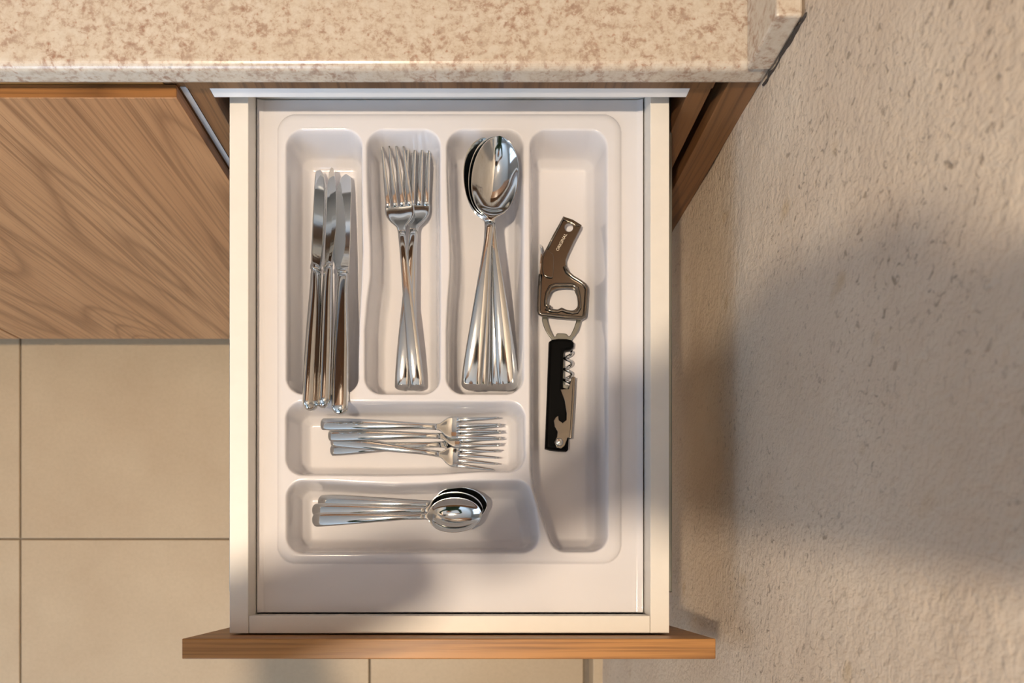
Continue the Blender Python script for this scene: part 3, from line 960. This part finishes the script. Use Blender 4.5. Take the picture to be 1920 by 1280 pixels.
def photographer():
    pb = Vector((-0.14, -0.52, 0))
    root = tag(empty('person', pb), 'person in a dark green shirt leaning over the drawer and holding a camera', 'person')
    names = {}
    V, E, RR = [], [], []
    def v(n, p, r):
        names[n] = len(V); V.append(tuple(Vector(p) - pb)); RR.append(r)
    def e(a, b): E.append((names[a], names[b]))
    # body: one continuous skinned figure
    v('pelvis', (-0.14, -0.56, 0.92), (0.150, 0.105)); v('waist', (-0.14, -0.54, 1.06), (0.130, 0.095))
    v('chest', (-0.14, -0.49, 1.24), (0.155, 0.105)); v('top', (-0.14, -0.45, 1.37), (0.120, 0.080))
    v('neck', (-0.135, -0.42, 1.45), 0.052); v('skull0', (-0.13, -0.385, 1.53), (0.062, 0.075)); v('skull1', (-0.128, -0.375, 1.61), (0.074, 0.092)); v('skull2', (-0.128, -0.385, 1.68), (0.055, 0.068))
    for a, b in (('pelvis', 'waist'), ('waist', 'chest'), ('chest', 'top'), ('top', 'neck'), ('neck', 'skull0'), ('skull0', 'skull1'), ('skull1', 'skull2')): e(a, b)
    for s, sh, el, wr in (('l', (-0.31, -0.43, 1.37), (-0.370, -0.125, 1.41), (-0.165, -0.056, 1.45)), ('r', (0.03, -0.43, 1.37), (0.135, -0.225, 1.26), (0.108, -0.060, 1.455))):
        v('sh' + s, sh, 0.062); v('ua' + s, (Vector(sh) * 0.5 + Vector(el) * 0.5), 0.046); v('el' + s, el, 0.038); v('fa' + s, Vector(el) * 0.6 + Vector(wr) * 0.4, 0.037); v('wr' + s, wr, 0.025)
        e('top', 'sh' + s); e('sh' + s, 'ua' + s); e('ua' + s, 'el' + s); e('el' + s, 'fa' + s); e('fa' + s, 'wr' + s)
    for s, x in (('l', -0.235), ('r', -0.045)):
        v('hip' + s, (x, -0.56, 0.86), 0.090); v('kn' + s, (x - 0.01, -0.535, 0.49), 0.058); v('ca' + s, (x - 0.01, -0.56, 0.33), 0.053); v('an' + s, (x - 0.01, -0.575, 0.09), 0.036); v('to' + s, (x - 0.01, -0.44, 0.035), (0.038, 0.03))
        e('pelvis', 'hip' + s); e('hip' + s, 'kn' + s); e('kn' + s, 'ca' + s); e('ca' + s, 'an' + s); e('an' + s, 'to' + s)
    me = skin_mesh('person_body', V, E, RR, names['pelvis'])
    for m in ('skin', 'shirt', 'jeans', 'shoe'): me.materials.append(M[m])
    for p in me.polygons:
        c = p.center + pb
        if c.z > 1.445 and c.y < -0.25: p.material_index = 0
        elif c.z < 0.07: p.material_index = 3
        elif c.z < 0.95: p.material_index = 2
        elif c.y > -0.14 and c.x > -0.30 : p.material_index = 0
        else: p.material_index = 1
        p.use_smooth = True
    link('body', me, None, root)
    # head details
    hc = Vector((-0.128, -0.378, 1.615)) - pb
    hm = bpy.data.meshes.new('hair')
    bm = bmesh.new()
    bmesh.ops.create_uvsphere(bm, u_segments=28, v_segments=18, radius=1)
    for q in bm.verts:
        n = q.co.copy()
        q.co = Vector((n.x * 0.084, n.y * 0.102, n.z * 0.100)) + hc + Vector((0, -0.012, 0.022))
    drop = [q for q in bm.verts if (q.co - hc).y > 0.052 and (q.co - hc).z < 0.062]
    bmesh.ops.delete(bm, geom=drop, context='VERTS')
    bm.to_mesh(hm); bm.free()
    link('hair', hm, M['hair'], root, True)
    def blob(name, loc, sx, sy, sz, mat):
        m = bpy.data.meshes.new(name); bm = bmesh.new()
        bmesh.ops.create_uvsphere(bm, u_segments=14, v_segments=10, radius=1)
        for q in bm.verts:
            q.co = Vector((q.co.x * sx, q.co.y * sy, q.co.z * sz * (1.0 if q.co.z < 0 or name != 'nose' else 1.3))) + hc + Vector(loc)
        bm.to_mesh(m); bm.free()
        return link(name, m, mat, root, True)
    blob('nose', (0, 0.088, -0.022), 0.012, 0.018, 0.020, M['skin'])
    for sx in (-1, 1):
        blob('ear', (0.077 * sx, -0.005, -0.01), 0.008, 0.018, 0.030, M['skin'])
        blob('eye', (0.030 * sx, 0.079, 0.002), 0.012, 0.008, 0.008, M['frame'])
        blob('iris', (0.030 * sx, 0.0855, 0.0), 0.005, 0.003, 0.005, M['hair'])
    blob('mouth', (0, 0.078, -0.062), 0.022, 0.008, 0.006, plain('lips', (0.42, 0.17, 0.14), 0.5))
    # hands round the camera body
    for s, wr in ((-1, Vector((-0.165, -0.056, 1.45))), (1, Vector((0.108, -0.060, 1.455)))):
        HV, HE, HR = [], [], []
        def hv(p, r):
            HV.append(tuple(Vector(p) - pb)); HR.append(r); return len(HV) - 1
        w0 = hv(wr, 0.023)
        palm = hv(Vector((s * 0.092, -0.015, 1.480)), (0.018, 0.032))
        HE.append((w0, palm))
        for k in range(4):
            y = 0.030 - 0.020 * k
            l = [1.0, 1.08, 1.0, 0.82][k]
            a = hv((s * 0.090, y + 0.002, 1.467), 0.0095)
            b = hv((s * (0.090 - 0.012 * l), y + 0.004, 1.447), 0.009)
            c = hv((s * (0.088 - 0.034 * l), y + 0.005, 1.446), 0.0085)
            d = hv((s * (0.088 - 0.050 * l), y + 0.005, 1.450), 0.0075)
            HE += [(palm, a), (a, b), (b, c), (c, d)]
        t1 = hv((s * 0.088, -0.022, 1.515), 0.011); t2 = hv((s * 0.068, -0.018, 1.535), 0.010); t3 = hv((s * 0.044, -0.010, 1.537), 0.009)
        HE += [(palm, t1), (t1, t2), (t2, t3)]
        hm = skin_mesh('hand', HV, HE, HR, 1, 2)
        link('hand', hm, M['skin'], root, True)
    return root
photographer()

# the photographer's camera, held over the drawer
cbp = Vector((0, 0, 1.464))
kam = tag(empty('photo_camera', cbp), 'black camera with a round lens held pointing straight down', 'camera')
link('body', box_mesh('camera_body', (-0.070, -0.046, 0.0), (0.070, 0.046, 0.056), 0.009, 3), M['black_plastic'], kam, True)
link('viewfinder_hump', loft('viewfinder_hump', [[(-0.034, 0.044, 0.004), (0.034, 0.044, 0.004), (0.034, 0.044, 0.052), (-0.034, 0.044, 0.052)], [(-0.024, 0.070, 0.012), (0.024, 0.070, 0.012), (0.024, 0.070, 0.046), (-0.024, 0.070, 0.046)]]), M['black_plastic'], kam)
link('grip', box_mesh('grip', (0.046, -0.044, -0.020), (0.072, 0.040, 0.002), 0.008, 3), M['black_plastic'], kam, True)
link('lens_barrel', lathe_mesh('lens_barrel', [(0.030, 0.002), (0.033, -0.004), (0.034, -0.028), (0.036, -0.031), (0.036, -0.049), (0.034, -0.051), (0.030, -0.051), (0.028, -0.042)], 40), M['black_plastic'], kam, True)
link('screen', box_mesh('screen', (-0.038, -0.028, 0.0555), (0.038, 0.024, 0.0575), 0.0005, 1), plain('dark_screen_glass', (0.02, 0.02, 0.025), 0.1), kam)
link('shutter_button', lathe_mesh('shutter_button', [(0.007, 0), (0.007, 0.003), (0.005, 0.004)], 16), M['steel2'], kam, True).location = (0.058, 0.049, 0.010)
